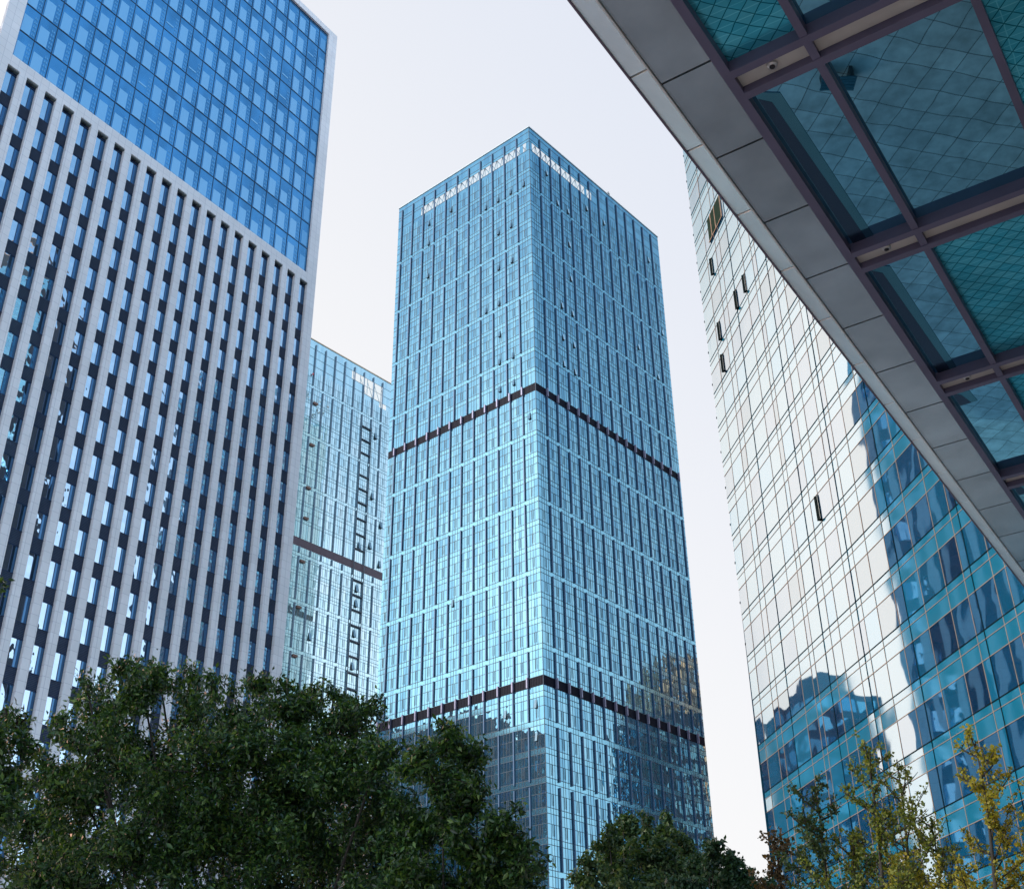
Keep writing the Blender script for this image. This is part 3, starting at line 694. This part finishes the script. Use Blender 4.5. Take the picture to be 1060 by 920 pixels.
# glass field
T0 = -3.78; COLS = [T0, -2.72, -.72, 1.28, 3.28, TE]; RS = [(11.1 + 4.575*k, 11.68 + 4.60*k) for k in range(-1, 7)]
gl_c = glass('soffit_mirror_glass', (.17, .47, .64), (.002, .03, .06), refl=.86, rough=.012, wave=.10, wscale=.9, wdist=.017, ior=1.7)
def mosaic_mat():
    m, N, L = newmat('mosaic_glass')
    o = N.new('ShaderNodeOutputMaterial'); ge = N.new('ShaderNodeNewGeometry')
    mp = N.new('ShaderNodeMapping'); mp.inputs['Rotation'].default_value = (0, 0, R(-14)); L.new(ge.outputs['Position'], mp.inputs[0])
    # slight wobble
    nz = noise(N, L, 1.6, 2); sc = N.new('ShaderNodeVectorMath'); sc.operation = 'SCALE'; sc.inputs['Scale'].default_value = .10; L.new(nz.outputs['Color'], sc.inputs[0])
    ad = N.new('ShaderNodeVectorMath'); ad.operation = 'ADD'; L.new(mp.outputs[0], ad.inputs[0]); L.new(sc.outputs[0], ad.inputs[1])
    br = N.new('ShaderNodeTexBrick'); br.offset = 0; br.inputs['Scale'].default_value = 1; L.new(ad.outputs[0], br.inputs['Vector'])
    br.inputs['Brick Width'].default_value = .19; br.inputs['Row Height'].default_value = .19; br.inputs['Mortar Size'].default_value = .010; br.inputs['Mortar Smooth'].default_value = .6
    br.inputs['Color1'].default_value = (.12, .68, .88, 1); br.inputs['Color2'].default_value = (.20, .78, .95, 1); br.inputs['Mortar'].default_value = (.015, .20, .27, 1)
    mp2 = N.new('ShaderNodeMapping'); mp2.inputs['Rotation'].default_value = (0, 0, R(45)); L.new(ad.outputs[0], mp2.inputs[0])
    b2 = N.new('ShaderNodeTexBrick'); b2.offset = 0; b2.inputs['Scale'].default_value = 1; L.new(mp2.outputs[0], b2.inputs['Vector'])
    b2.inputs['Brick Width'].default_value = 10; b2.inputs['Row Height'].default_value = .1343; b2.inputs['Mortar Size'].default_value = .009; b2.inputs['Mortar Smooth'].default_value = .3
    b2.inputs['Color1'].default_value = (.45, .72, .78, 1); b2.inputs['Color2'].default_value = (.62, .80, .84, 1); b2.inputs['Mortar'].default_value = (1, 1, 1, 1)
    mu = N.new('ShaderNodeVectorMath'); mu.operation = 'MULTIPLY'; L.new(br.outputs['Color'], mu.inputs[0]); L.new(b2.outputs['Color'], mu.inputs[1])
    t = noise(N, L, .9, 4); r = N.new('ShaderNodeMapRange'); r.inputs[1].default_value = .3; r.inputs[2].default_value = .7; r.inputs[3].default_value = .6; r.inputs[4].default_value = 1.1; L.new(t.outputs['Fac'], r.inputs[0])
    x = N.new('ShaderNodeVectorMath'); x.operation = 'SCALE'; L.new(mu.outputs[0], x.inputs[0]); L.new(r.outputs[0], x.inputs['Scale'])
    gl = N.new('ShaderNodeBsdfGlossy'); gl.inputs['Roughness'].default_value = .22; L.new(x.outputs[0], gl.inputs['Color'])
    d = N.new('ShaderNodeBsdfDiffuse'); L.new(x.outputs[0], d.inputs[0])
    mx = N.new('ShaderNodeMixShader'); mx.inputs[0].default_value = .6; L.new(d.outputs[0], mx.inputs[1]); L.new(gl.outputs[0], mx.inputs[2]); L.new(mx.outputs[0], o.inputs[0])
    return m
gl_m = mosaic_mat()
m_bk = glass('navy_strip', (.05, .09, .14), (.003, .008, .016), refl=.2, rough=.2); m_bk2 = glass('teal_strip', (.08, .25, .33), (.004, .05, .08), refl=.5, rough=.1)
row_edges = [(RS[k][1], RS[k+1][0]) for k in range(len(RS)-1)]
for j, (s0, s1) in enumerate([(S0, RS[0][0])] + row_edges):
    row = j - 1                                      # 0 = strip above the first rail of the picture
    for c in range(len(COLS)-1):
        mosaic = (c == 0 and row == 0) or (c == 1 and row == 2) or (c == 1 and row == 3) or (c == 2 and row == 1) or (c == 3 and row == 2)
        mb = MB(); flat(mb, ((s0, COLS[c]), (s1, COLS[c]), (s1, COLS[c+1]), (s0, COLS[c+1])), HZ+.10, HZ+.13)
        o = mb.build('glass_panel', gl_m if mosaic else gl_c, cn)
        if mosaic: tag(o, 'bright teal mosaic glass panel')
        if c == 0 and not mosaic and row >= 1:  # flat strips put in for the dark band seen in the glass
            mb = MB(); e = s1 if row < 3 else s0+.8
            flat(mb, ((s0+.25, T0+.08), (e, T0+.08), (e, T0+.30), (s0+.42, T0+.22)), HZ+.085, HZ+.097); mb.build('navy_strip', m_bk, cn)
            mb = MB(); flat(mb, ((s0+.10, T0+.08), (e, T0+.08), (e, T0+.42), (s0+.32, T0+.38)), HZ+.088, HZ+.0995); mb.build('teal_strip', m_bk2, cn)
bw = .15
def beam(mb, s0, s1, t0, t1, z0=-.10, z1=.14): flat(mb, ((s0, t0), (s1, t0), (s1, t1), (s0, t1)), HZ+z0, HZ+z1)
mb = MB()
for i in range(30):
    s0 = S0 + (S1-S0)*i/30; s1 = S0 + (S1-S0)*(i+1)/30
    flat(mb, ((s0, t_in(s0)), (s1, t_in(s1)), (s1, T0+.02), (s0, T0+.02)), HZ-.08, HZ+.14)
mb.build('edge_beam', m_frame, cn)
for t in COLS[1:-1]:
    mb = MB(); beam(mb, S0, S1, t-.055, t+.055, -.09); mb.build('long_beam', m_frame, cn)
for (a, b) in RS:
    mb = MB(); beam(mb, a-.0, a+.13, T0+.02, TE, -.10, .15); mb.build('cross_beam', m_frame, cn)
    mb = MB(); beam(mb, b-.13, b, T0+.02, TE, -.10, .15); mb.build('cross_beam', m_frame, cn)
    mb = MB(); beam(mb, a+.135, b-.135, T0+.025, TE, .02, .06); mb.build('service_strip', m_strip, cn)
    mb = MB(); P = S((a+b)/2, -3.27, HZ); mb.tube([P+Vector((0, 0, .02)), P+Vector((0, 0, -.02)), P+Vector((0, 0, -.035))], [.075, .07, .045], 16)
    dlt = mb.build('downlight', basic('downlight_ring', (.5, .5, .5), .3, .6), cn)
    mb = MB(); mb.tube([P+Vector((0, 0, -.036)), P+Vector((0, 0, -.041))], [.04, .04], 12); o = mb.build('lens', m_seam, dlt)
mb = MB(); flat(mb, ((S0, T0), (S1, T0), (S1, TE), (S0, TE)), HZ+.16, HZ+.5); mb.build('roof_deck', m_alu, cn)
# host building wall that carries the canopy
hb = thing('entrance_building', 'grey stone building at the side that carries the canopy', 'building', S(22, 8, 0))
mb = MB(); q = [S(-6, TE), S(44, TE), S(44, TE+16), S(-6, TE+16)]; mb.prism([(v.x, v.y) for v in q], 0, 26); mb.build('wall', basic('grey_granite', (.3, .3, .31), .5), hb)
mb = MB(); fh_ = Face(S(-6, TE, 0), ca, -cb); u = 1
while u < 48: 
    fh_.box(mb, u, u+2.6, 0, .06, .2, 5); fh_.box(mb, u, u+2.6, 0, .06, 6, 12.5); u += 3.2
tag(mb.build('window_field', dkblue[0], hb), kind='stuff')

# ---------------------------------------------------------------- person and bench that show in the glass overhead
def person(P, yaw):
    me = bpy.data.meshes.new('person'); 
    J = {'pel': (0, 0, .95), 'ch': (0, .03, 1.25), 'nk': (0, .03, 1.47), 'hd': (0, .06, 1.58), 'tp': (0, .05, 1.72),
         'lh': (-.1, 0, .9), 'lk': (-.1, .16, .5), 'la': (-.1, .12, .08), 'lt': (-.1, .3, .04), 'rh': (.1, 0, .9), 'rk': (.1, -.02, .48), 'ra': (.1, -.3, .12), 'rf': (.1, -.2, .03),
         'ls': (-.19, .02, 1.4), 'le': (-.25, -.1, 1.12), 'lw': (-.25, .05, .9), 'lf': (-.25, .12, .84), 'rs': (.19, .02, 1.4), 're': (.25, .1, 1.12), 'rw': (.24, .3, 1.0), 'rg': (.24, .38, .98)}
    rad = {'pel': .15, 'ch': .16, 'nk': .06, 'hd': .1, 'tp': .07, 'lh': .09, 'lk': .06, 'la': .045, 'lt': .04, 'rh': .09, 'rk': .06, 'ra': .045, 'rf': .04, 'ls': .065, 'le': .045, 'lw': .032, 'lf': .035, 'rs': .065, 're': .045, 'rw': .032, 'rg': .035}
    E = [('pel', 'ch'), ('ch', 'nk'), ('nk', 'hd'), ('hd', 'tp'), ('pel', 'lh'), ('lh', 'lk'), ('lk', 'la'), ('la', 'lt'), ('pel', 'rh'), ('rh', 'rk'), ('rk', 'ra'), ('ra', 'rf'), ('ch', 'ls'), ('ls', 'le'), ('le', 'lw'), ('lw', 'lf'), ('ch', 'rs'), ('rs', 're'), ('re', 'rw'), ('rw', 'rg')]
    ks = list(J); me.from_pydata([J[k] for k in ks], [(ks.index(a), ks.index(b)) for a, b in E], [])
    o = bpy.data.objects.new('person', me); C.objects.link(o); o.location = P; o.rotation_euler = (0, 0, yaw)
    md = o.modifiers.new('skin', 'SKIN'); sb = o.modifiers.new('sub', 'SUBSURF'); sb.levels = 2; sb.render_levels = 2
    for i, k in enumerate(ks): me.skin_vertices[0].data[i].radius = (rad[k], rad[k])
    me.skin_vertices[0].data[0].use_root = True
    me.materials.append(basic('navy_coat', (.03, .05, .08), .8)); 
    hr = MB(); hr.tube([Vector((0, .04, 1.6)), Vector((0, .03, 1.68)), Vector((0, .03, 1.77))], [.105, .118, .06], 12)
    h = hr.build('hair', basic('black_hair', (.012, .01, .01), .6)); h.parent = o
    return tag(o, 'person in dark clothes walking across the pale paving', 'person')
person((16.3, 34.2, 0), R(-40))
bn = thing('planter_bench', 'dark slatted bench standing alone on the pale paving', 'bench', (9.5, 24.6, 0))
mb = MB()
for k in range(5): mb.hexa([Vector((9.5, 24.6, 0))+Vector(q) for q in ((-.5, -.25+.1*k, .42), (.5, -.25+.1*k, .42), (.5, -.17+.1*k, .42), (-.5, -.17+.1*k, .42), (-.5, -.25+.1*k, .46), (.5, -.25+.1*k, .46), (.5, -.17+.1*k, .46), (-.5, -.17+.1*k, .46))])
mb.build('seat', basic('teal_slat', (.03, .09, .12), .5), bn)
for sx in (-.38, .38):
    mb = MB(); mb.hexa([Vector((9.5+sx, 24.6, 0))+Vector(q) for q in ((-.05, -.25, 0), (.05, -.25, 0), (.05, .25, 0), (-.05, .25, 0), (-.05, -.25, .42), (.05, -.25, .42), (.05, .25, .42), (-.05, .25, .42))]); mb.build('leg', m_dark, bn)

# ---------------------------------------------------------------- trees
def leaf_mat(name, cols, rough=.45, transl=.3, spec=.5):
    m, N, L = newmat(name)
    o = N.new('ShaderNodeOutputMaterial'); ge = N.new('ShaderNodeNewGeometry')
    rp = N.new('ShaderNodeValToRGB'); L.new(ge.outputs['Random Per Island'], rp.inputs[0])
    el = rp.color_ramp.elements; el[0].color = (*cols[0], 1); el[1].color = (*cols[-1], 1)
    for i, c in enumerate(cols[1:-1]):
        e = el.new((i+1)/(len(cols)-1)); e.color = (*c, 1)
    p = N.new('ShaderNodeBsdfPrincipled'); p.inputs['Roughness'].default_value = rough; p.inputs['Specular IOR Level'].default_value = spec
    L.new(rp.outputs[0], p.inputs['Base Color'])
    t = N.new('ShaderNodeBsdfTranslucent'); sc = N.new('ShaderNodeVectorMath'); sc.operation = 'MULTIPLY'; sc.inputs[1].default_value = (1.5, 1.5, .5); L.new(rp.outputs[0], sc.inputs[0]); L.new(sc.outputs[0], t.inputs[0])
    mx = N.new('ShaderNodeMixShader'); mx.inputs[0].default_value = transl; L.new(p.outputs[0], mx.inputs[1]); L.new(t.outputs[0], mx.inputs[2]); L.new(mx.outputs[0], o.inputs[0])
    return m
def leaves(name, pos, size, parent, mat, aspect=.42, droop=.25, jitter=.25):
    """folded leaf blades, one island each"""
    n = len(pos); r = RNG
    ax = r.normal(size=(n, 3)); ax[:, 2] -= droop; ax /= np.linalg.norm(ax, axis=1)[:, None]
    tmp = r.normal(size=(n, 3)) + np.array([0, 0, 1.0])
    nr = tmp - (tmp*ax).sum(1)[:, None]*ax; nr /= np.linalg.norm(nr, axis=1)[:, None]
    sd_ = np.cross(ax, nr); L_ = size*(1 + jitter*r.normal(size=n)).clip(.5, 1.7)
    L_ = L_[:, None]; W_ = L_*aspect
    p0 = pos; p1 = pos + ax*L_*.45 + sd_*W_*.5 + nr*L_*.06; p2 = pos + ax*L_ - nr*L_*.10; p3 = pos + ax*L_*.45 - sd_*W_*.5 + nr*L_*.06
    v = np.stack([p0, p1, p2, p3], 1).reshape(-1, 3)
    me = bpy.data.meshes.new(name); me.vertices.add(4*n); me.vertices.foreach_set('co', v.astype(np.float32).ravel())
    i = np.arange(n)*4
    tris = np.stack([i, i+1, i+2, i, i+2, i+3], 1).ravel()
    me.loops.add(6*n); me.loops.foreach_set('vertex_index', tris.astype(np.int32))
    me.polygons.add(2*n); me.polygons.foreach_set('loop_start', (np.arange(2*n)*3).astype(np.int32))
    me.update(calc_edges=True); me.validate(); me.materials.append(mat)
    o = bpy.data.objects.new(name, me); C.objects.link(o); setparent(o, parent); return o

def broadleaf(label, base, trunk_top, clumps, leaf, nleaf, mat, bark, shell=.62, aspect=.42, trunk_r=.16, group=None, twig=9):
    """clumps: (centre, radius). Limbs run from the trunk into every clump, twigs from there, leaves round the twigs."""
    t = thing('broadleaf_tree', label, 'tree', base, group)
    rnd = random.Random(len(clumps)*7 + int(nleaf)); mb = MB(); tb = Vector(base); tt = Vector(trunk_top)
    mb.tube([tb, tb.lerp(tt, .5)+Vector((.08, .05, 0)), tt], [trunk_r*1.25, trunk_r, trunk_r*.8], 9)
    P = []; limb_no = 0; vol = sum(r**2.2 for _, r in clumps)
    for c, rad in clumps:
        c = Vector(c); a = tb.lerp(tt, rnd.uniform(.72, 1)); mid = a.lerp(c, .5) + Vector((rnd.uniform(-.2, .2), rnd.uniform(.1, .5), -.12*(c-a).length))
        limb_no += 1
        if limb_no % 3 == 1: mb.tube([a, mid, c], [trunk_r*.22, trunk_r*.15, trunk_r*.07], 6)
        k = int(nleaf*rad**2.2/vol); nt_ = max(6, int(twig*rad*rad*3))
        ends = []
        for _ in range(nt_):
            d = Vector((rnd.gauss(0, 1), rnd.gauss(0, 1), rnd.gauss(.25, .9))).normalized(); e = c + d*rad*(rnd.uniform(.6, 1.05) if rnd.random() < .75 else rnd.uniform(1.05, 1.45))
            m_ = c.lerp(e, .5) + Vector((rnd.uniform(-.08, .08), rnd.uniform(-.08, .08), rnd.uniform(-.05, .1)))
            mb.tube([c, m_, e], [.016, .010, .004], 3, cap=False); ends.append((c, m_, e))
        ends = np.array([[tuple(x) for x in e] for e in ends])
        idx = RNG.integers(0, len(ends), k); u = RNG.random(k)**.55
        E = ends[idx]; q = np.where(u[:, None] < .5, E[:, 0]*(1-2*u[:, None]) + E[:, 1]*2*u[:, None], E[:, 1]*(2-2*u[:, None]) + E[:, 2]*(2*u[:, None]-1))
        q = q + RNG.normal(size=(k, 3))*(.035 + .085*rad)
        P.append(q)
    mb.build('trunk', bark, t, smooth=True)
    leaves('crown', np.concatenate(P), leaf, t, mat, aspect)
    return t
bark = basic('grey_brown_bark', (.035, .03, .025), .85, var=.3, nscale=8, bump=.4, bscale=40)
lm1 = leaf_mat('glossy_dark_leaf', [(.012, .036, .014), (.024, .070, .024), (.048, .12, .028), (.13, .23, .04)], .30, .25)
# big tree on the left, near: clumps placed through the crown volume
def clump_set(pts, Y, dY, rnd):
    out = []
    for (px, py, r_px) in pts:
        y = Y + rnd.uniform(-dY, dY); c = at(px, py, y); out.append((tuple(c), r_px/F_PX*y*1.12))
    return out
rnd = random.Random(5)
Ybig = 17.0
pts = [(150, 725, 38), (105, 745, 36), (200, 735, 38), (248, 745, 38), (300, 745, 38), (350, 755, 38), (388, 795, 32), (60, 800, 38), (30, 850, 44), (90, 830, 50), (150, 790, 50), (215, 800, 52),
       (280, 805, 52), (340, 820, 50), (400, 840, 46), (60, 900, 50), (130, 890, 55), (200, 880, 55), (270, 890, 55), (340, 890, 55), (405, 900, 50), (20, 930, 46), (100, 960, 60), (190, 960, 60), (290, 960, 60), (380, 960, 55),
       (128, 702, 20), (165, 700, 20), (222, 712, 18), (275, 716, 18), (320, 722, 18), (375, 737, 20), (75, 770, 22), (235, 850, 55), (170, 840, 50), (310, 860, 50), (90, 712, 14), (198, 704, 15), (296, 712, 13), (345, 724, 14), (330, 775, 36), (365, 795, 36), (300, 770, 34), (60, 745, 16), (260, 770, 36), (100, 780, 36)]
cl = clump_set(pts, Ybig, 1.3, rnd)
base_ = at(215, 1000, Ybig); 
broadleaf('large dark glossy-leaved tree filling the lower left, widest crown of all', (base_.x, Ybig+1, 0), (base_.x+.1, Ybig+1.2, 2.6), cl, .08, 130000, lm1, bark, trunk_r=.2)
pts = [(457, 768, 20), (480, 785, 24), (452, 815, 30), (495, 830, 28), (470, 860, 36), (520, 880, 26), (440, 870, 36), (500, 905, 34), (535, 900, 22), (440, 920, 44), (462, 756, 11), (515, 855, 18), (545, 880, 12), (430, 800, 22), (470, 940, 50), (535, 930, 30)]
cl = clump_set(pts, 15.2, .6, rnd); b_ = at(470, 1000, 15.2)
broadleaf('smaller dark tree leaning out of the right side of the large one', (b_.x, 15.2, 0), (b_.x, 15.2, 2.4), cl, .085, 24000, lm1, bark, trunk_r=.12)
pts = [(-10, 770, 26), (16, 752, 14), (22, 775, 16), (-15, 810, 30), (8, 742, 8), (-40, 850, 60), (-60, 790, 40)]
cl = clump_set(pts, 14.0, .4, rnd); b_ = at(-60, 1000, 14)
broadleaf('dark tree at the left edge with only a few twigs reaching in', (b_.x, 14, 0), (b_.x, 14, 2.4), cl, .085, 9500, lm1, bark, trunk_r=.12)
mb_t = thing('leafy_sprig', 'thin leafy sprig poking in at the left edge in front of the striped tower', 'branch', at(-30, 640, 14))
mb = MB(); pth = [at(-60, 680, 14), at(-20, 640, 14), at(-4, 612, 14), at(4, 598, 14)]; mb.tube(pth, [.02, .014, .008, .004], 5); mb.build('stem', bark, mb_t)
q = np.array([tuple(at(0+random.gauss(0, 5), 604+random.gauss(0, 6), 14)) for _ in range(40)]); leaves('foliage', q, .085, mb_t, lm1)
# middle tree further away
lm2 = leaf_mat('mid_green_leaf', [(.016, .045, .020), (.03, .075, .028), (.05, .10, .03), (.10, .14, .035)], .5, .3)
pts = [(655, 862, 15), (630, 875, 15), (680, 865, 15), (705, 880, 14), (640, 895, 22), (675, 895, 24), (612, 900, 12), (605, 915, 12), (700, 905, 20), (650, 925, 28), (690, 935, 28), (620, 935, 20), (645, 852, 8), (668, 850, 8), (690, 853, 9), (630, 860, 7)]
cl = clump_set(pts, 34, 1.4, rnd); b_ = at(655, 1060, 34)
broadleaf('rounded mid green tree in front of the foot of the square tower', (b_.x, 34, 0), (b_.x, 34, 4.5), cl, .13, 22000, lm2, bark, trunk_r=.2, aspect=.55)
pts = [(735, 885, 12), (755, 895, 14), (725, 905, 20), (760, 910, 18), (745, 925, 24), (775, 905, 9), (738, 876, 7), (785, 925, 16), (715, 925, 20)]
cl = clump_set(pts, 31, .8, rnd); b_ = at(745, 1060, 31)
broadleaf('low blue-green tree just right of the rounded one', (b_.x, 31, 0), (b_.x, 31, 4.2), cl, .12, 12000, leaf_mat('blue_green_leaf', [(.02, .05, .028), (.035, .085, .04), (.06, .12, .05)], .5, .3), bark, trunk_r=.16, aspect=.55)

def young_tree(label, px, top, Y, lean, mat, leaf=.034, n=2600, spread=1.0, seedv=1, base_lim=1000, name='ginkgo_tree'):
    """upright sapling: one leader, short ascending side branches sleeved in small fan leaves"""
    rnd = random.Random(seedv); b = at(px, base_lim, Y); b.z = 0; tp = at(px+lean, top, Y)
    t = thing(name, label, 'tree', b, 'young ginkgo trees on the right'); mb = MB(); H_ = tp.z
    def trunk(k): 
        q = Vector((b.x + (tp.x-b.x)*k + .05*math.sin(k*9), Y+.04*math.cos(k*7), H_*k)); return q
    mb.tube([trunk(k/12) for k in range(13)], [.055*(1-k/12)+.006 for k in range(13)], 7)
    P = []
    nb = 30
    for i in range(nb):
        k = .45 + .54*(i+rnd.random()*.6)/nb; a = trunk(k); an = rnd.uniform(0, 2*math.pi); ln_ = (1.55*(1-k)**.75 + .08)*spread*rnd.uniform(.5, 1.25)
        e = a + Vector((math.cos(an)*ln_, math.sin(an)*ln_*.8, ln_*rnd.uniform(.45, 1.05)))
        m_ = a.lerp(e, .5) + Vector((0, 0, -.07*ln_)); mb.tube([a, m_, e], [.013, .008, .003], 4, cap=False)
        segs = [(a, m_), (m_, e)]
        for _ in range(int(2+ln_*4)):
            s0 = a.lerp(e, rnd.uniform(.25, .9)); e2 = s0 + Vector((rnd.uniform(-.22, .22), rnd.uniform(-.22, .22), rnd.uniform(.0, .24)))*spread*(.5+ln_*.6)
            mb.tube([s0, e2], [.006, .003], 4, cap=False); segs.append((s0, e2))
        for (q0, q1) in segs:                        # leaves sit in small rosettes on short spurs along the twig
            L_ = (q1-q0).length; nr_ = max(2, int(L_/.050))
            for j in range(nr_):
                if rnd.random() < .22: continue
                c_ = q0.lerp(q1, (j+rnd.random())/nr_) + Vector((rnd.gauss(0, .018), rnd.gauss(0, .018), rnd.gauss(.01, .018)))
                P.append(np.array(c_) + RNG.normal(size=(max(4, int(n/230)), 3))*.020)
    # top of the leader
    for j in range(22):
        c_ = trunk(.86+.14*j/22); P.append(np.array(c_) + RNG.normal(size=(8, 3))*.028)
    mb.build('trunk', bark, t, smooth=True)
    leaves('crown', np.concatenate(P), leaf, t, mat, aspect=.85)
    return t
lg = leaf_mat('ginkgo_leaf_green', [(.06, .10, .018), (.11, .16, .025), (.17, .21, .04), (.26, .27, .05)], .55, .4)
ly = leaf_mat('ginkgo_leaf_yellow', [(.15, .17, .02), (.26, .26, .03), (.36, .33, .05), (.46, .38, .06)], .55, .45)
ld_ = leaf_mat('ginkgo_leaf_dark', [(.02, .05, .02), (.045, .085, .03), (.09, .13, .035)], .5, .35)
lr = leaf_mat('ginkgo_leaf_russet', [(.05, .045, .02), (.10, .07, .03), (.14, .09, .045)], .55, .4)
young_tree('dark green young ginkgo, its tip before the blue corner of the mirror tower', 850, 812, 13.5, -8, ld_, seedv=3, n=3000, spread=1.0)
young_tree('tall sparse green ginkgo standing before the bright strip of the mirror tower', 915, 765, 13.0, -22, lg, seedv=4, n=2400, spread=.95)
young_tree('slender green ginkgo crossing branches with the tall sparse one', 925, 785, 14.2, 2, lg, seedv=5, n=1800, spread=.9)
young_tree('yellow ginkgo with upright tip, at the right before the blue glass', 1020, 765, 12.6, -12, ly, seedv=6, n=2800, spread=1.15)
young_tree('russet thin young tree with bare twigs beside the square tower foot', 800, 862, 15.5, 0, lr, seedv=7, n=1500, spread=.9, leaf=.05)
young_tree('low yellow green ginkgo between the sparse green and the yellow one', 962, 845, 14.8, 0, lg, seedv=8, n=2600, spread=1.2)
young_tree('yellow ginkgo cut by the right edge of the picture', 1075, 810, 13.4, 0, ly, seedv=9, n=2400, spread=1.0)
young_tree('low dull green ginkgo below the dark green one', 878, 868, 14.0, 0, lg, seedv=12, n=2400, spread=1.2)
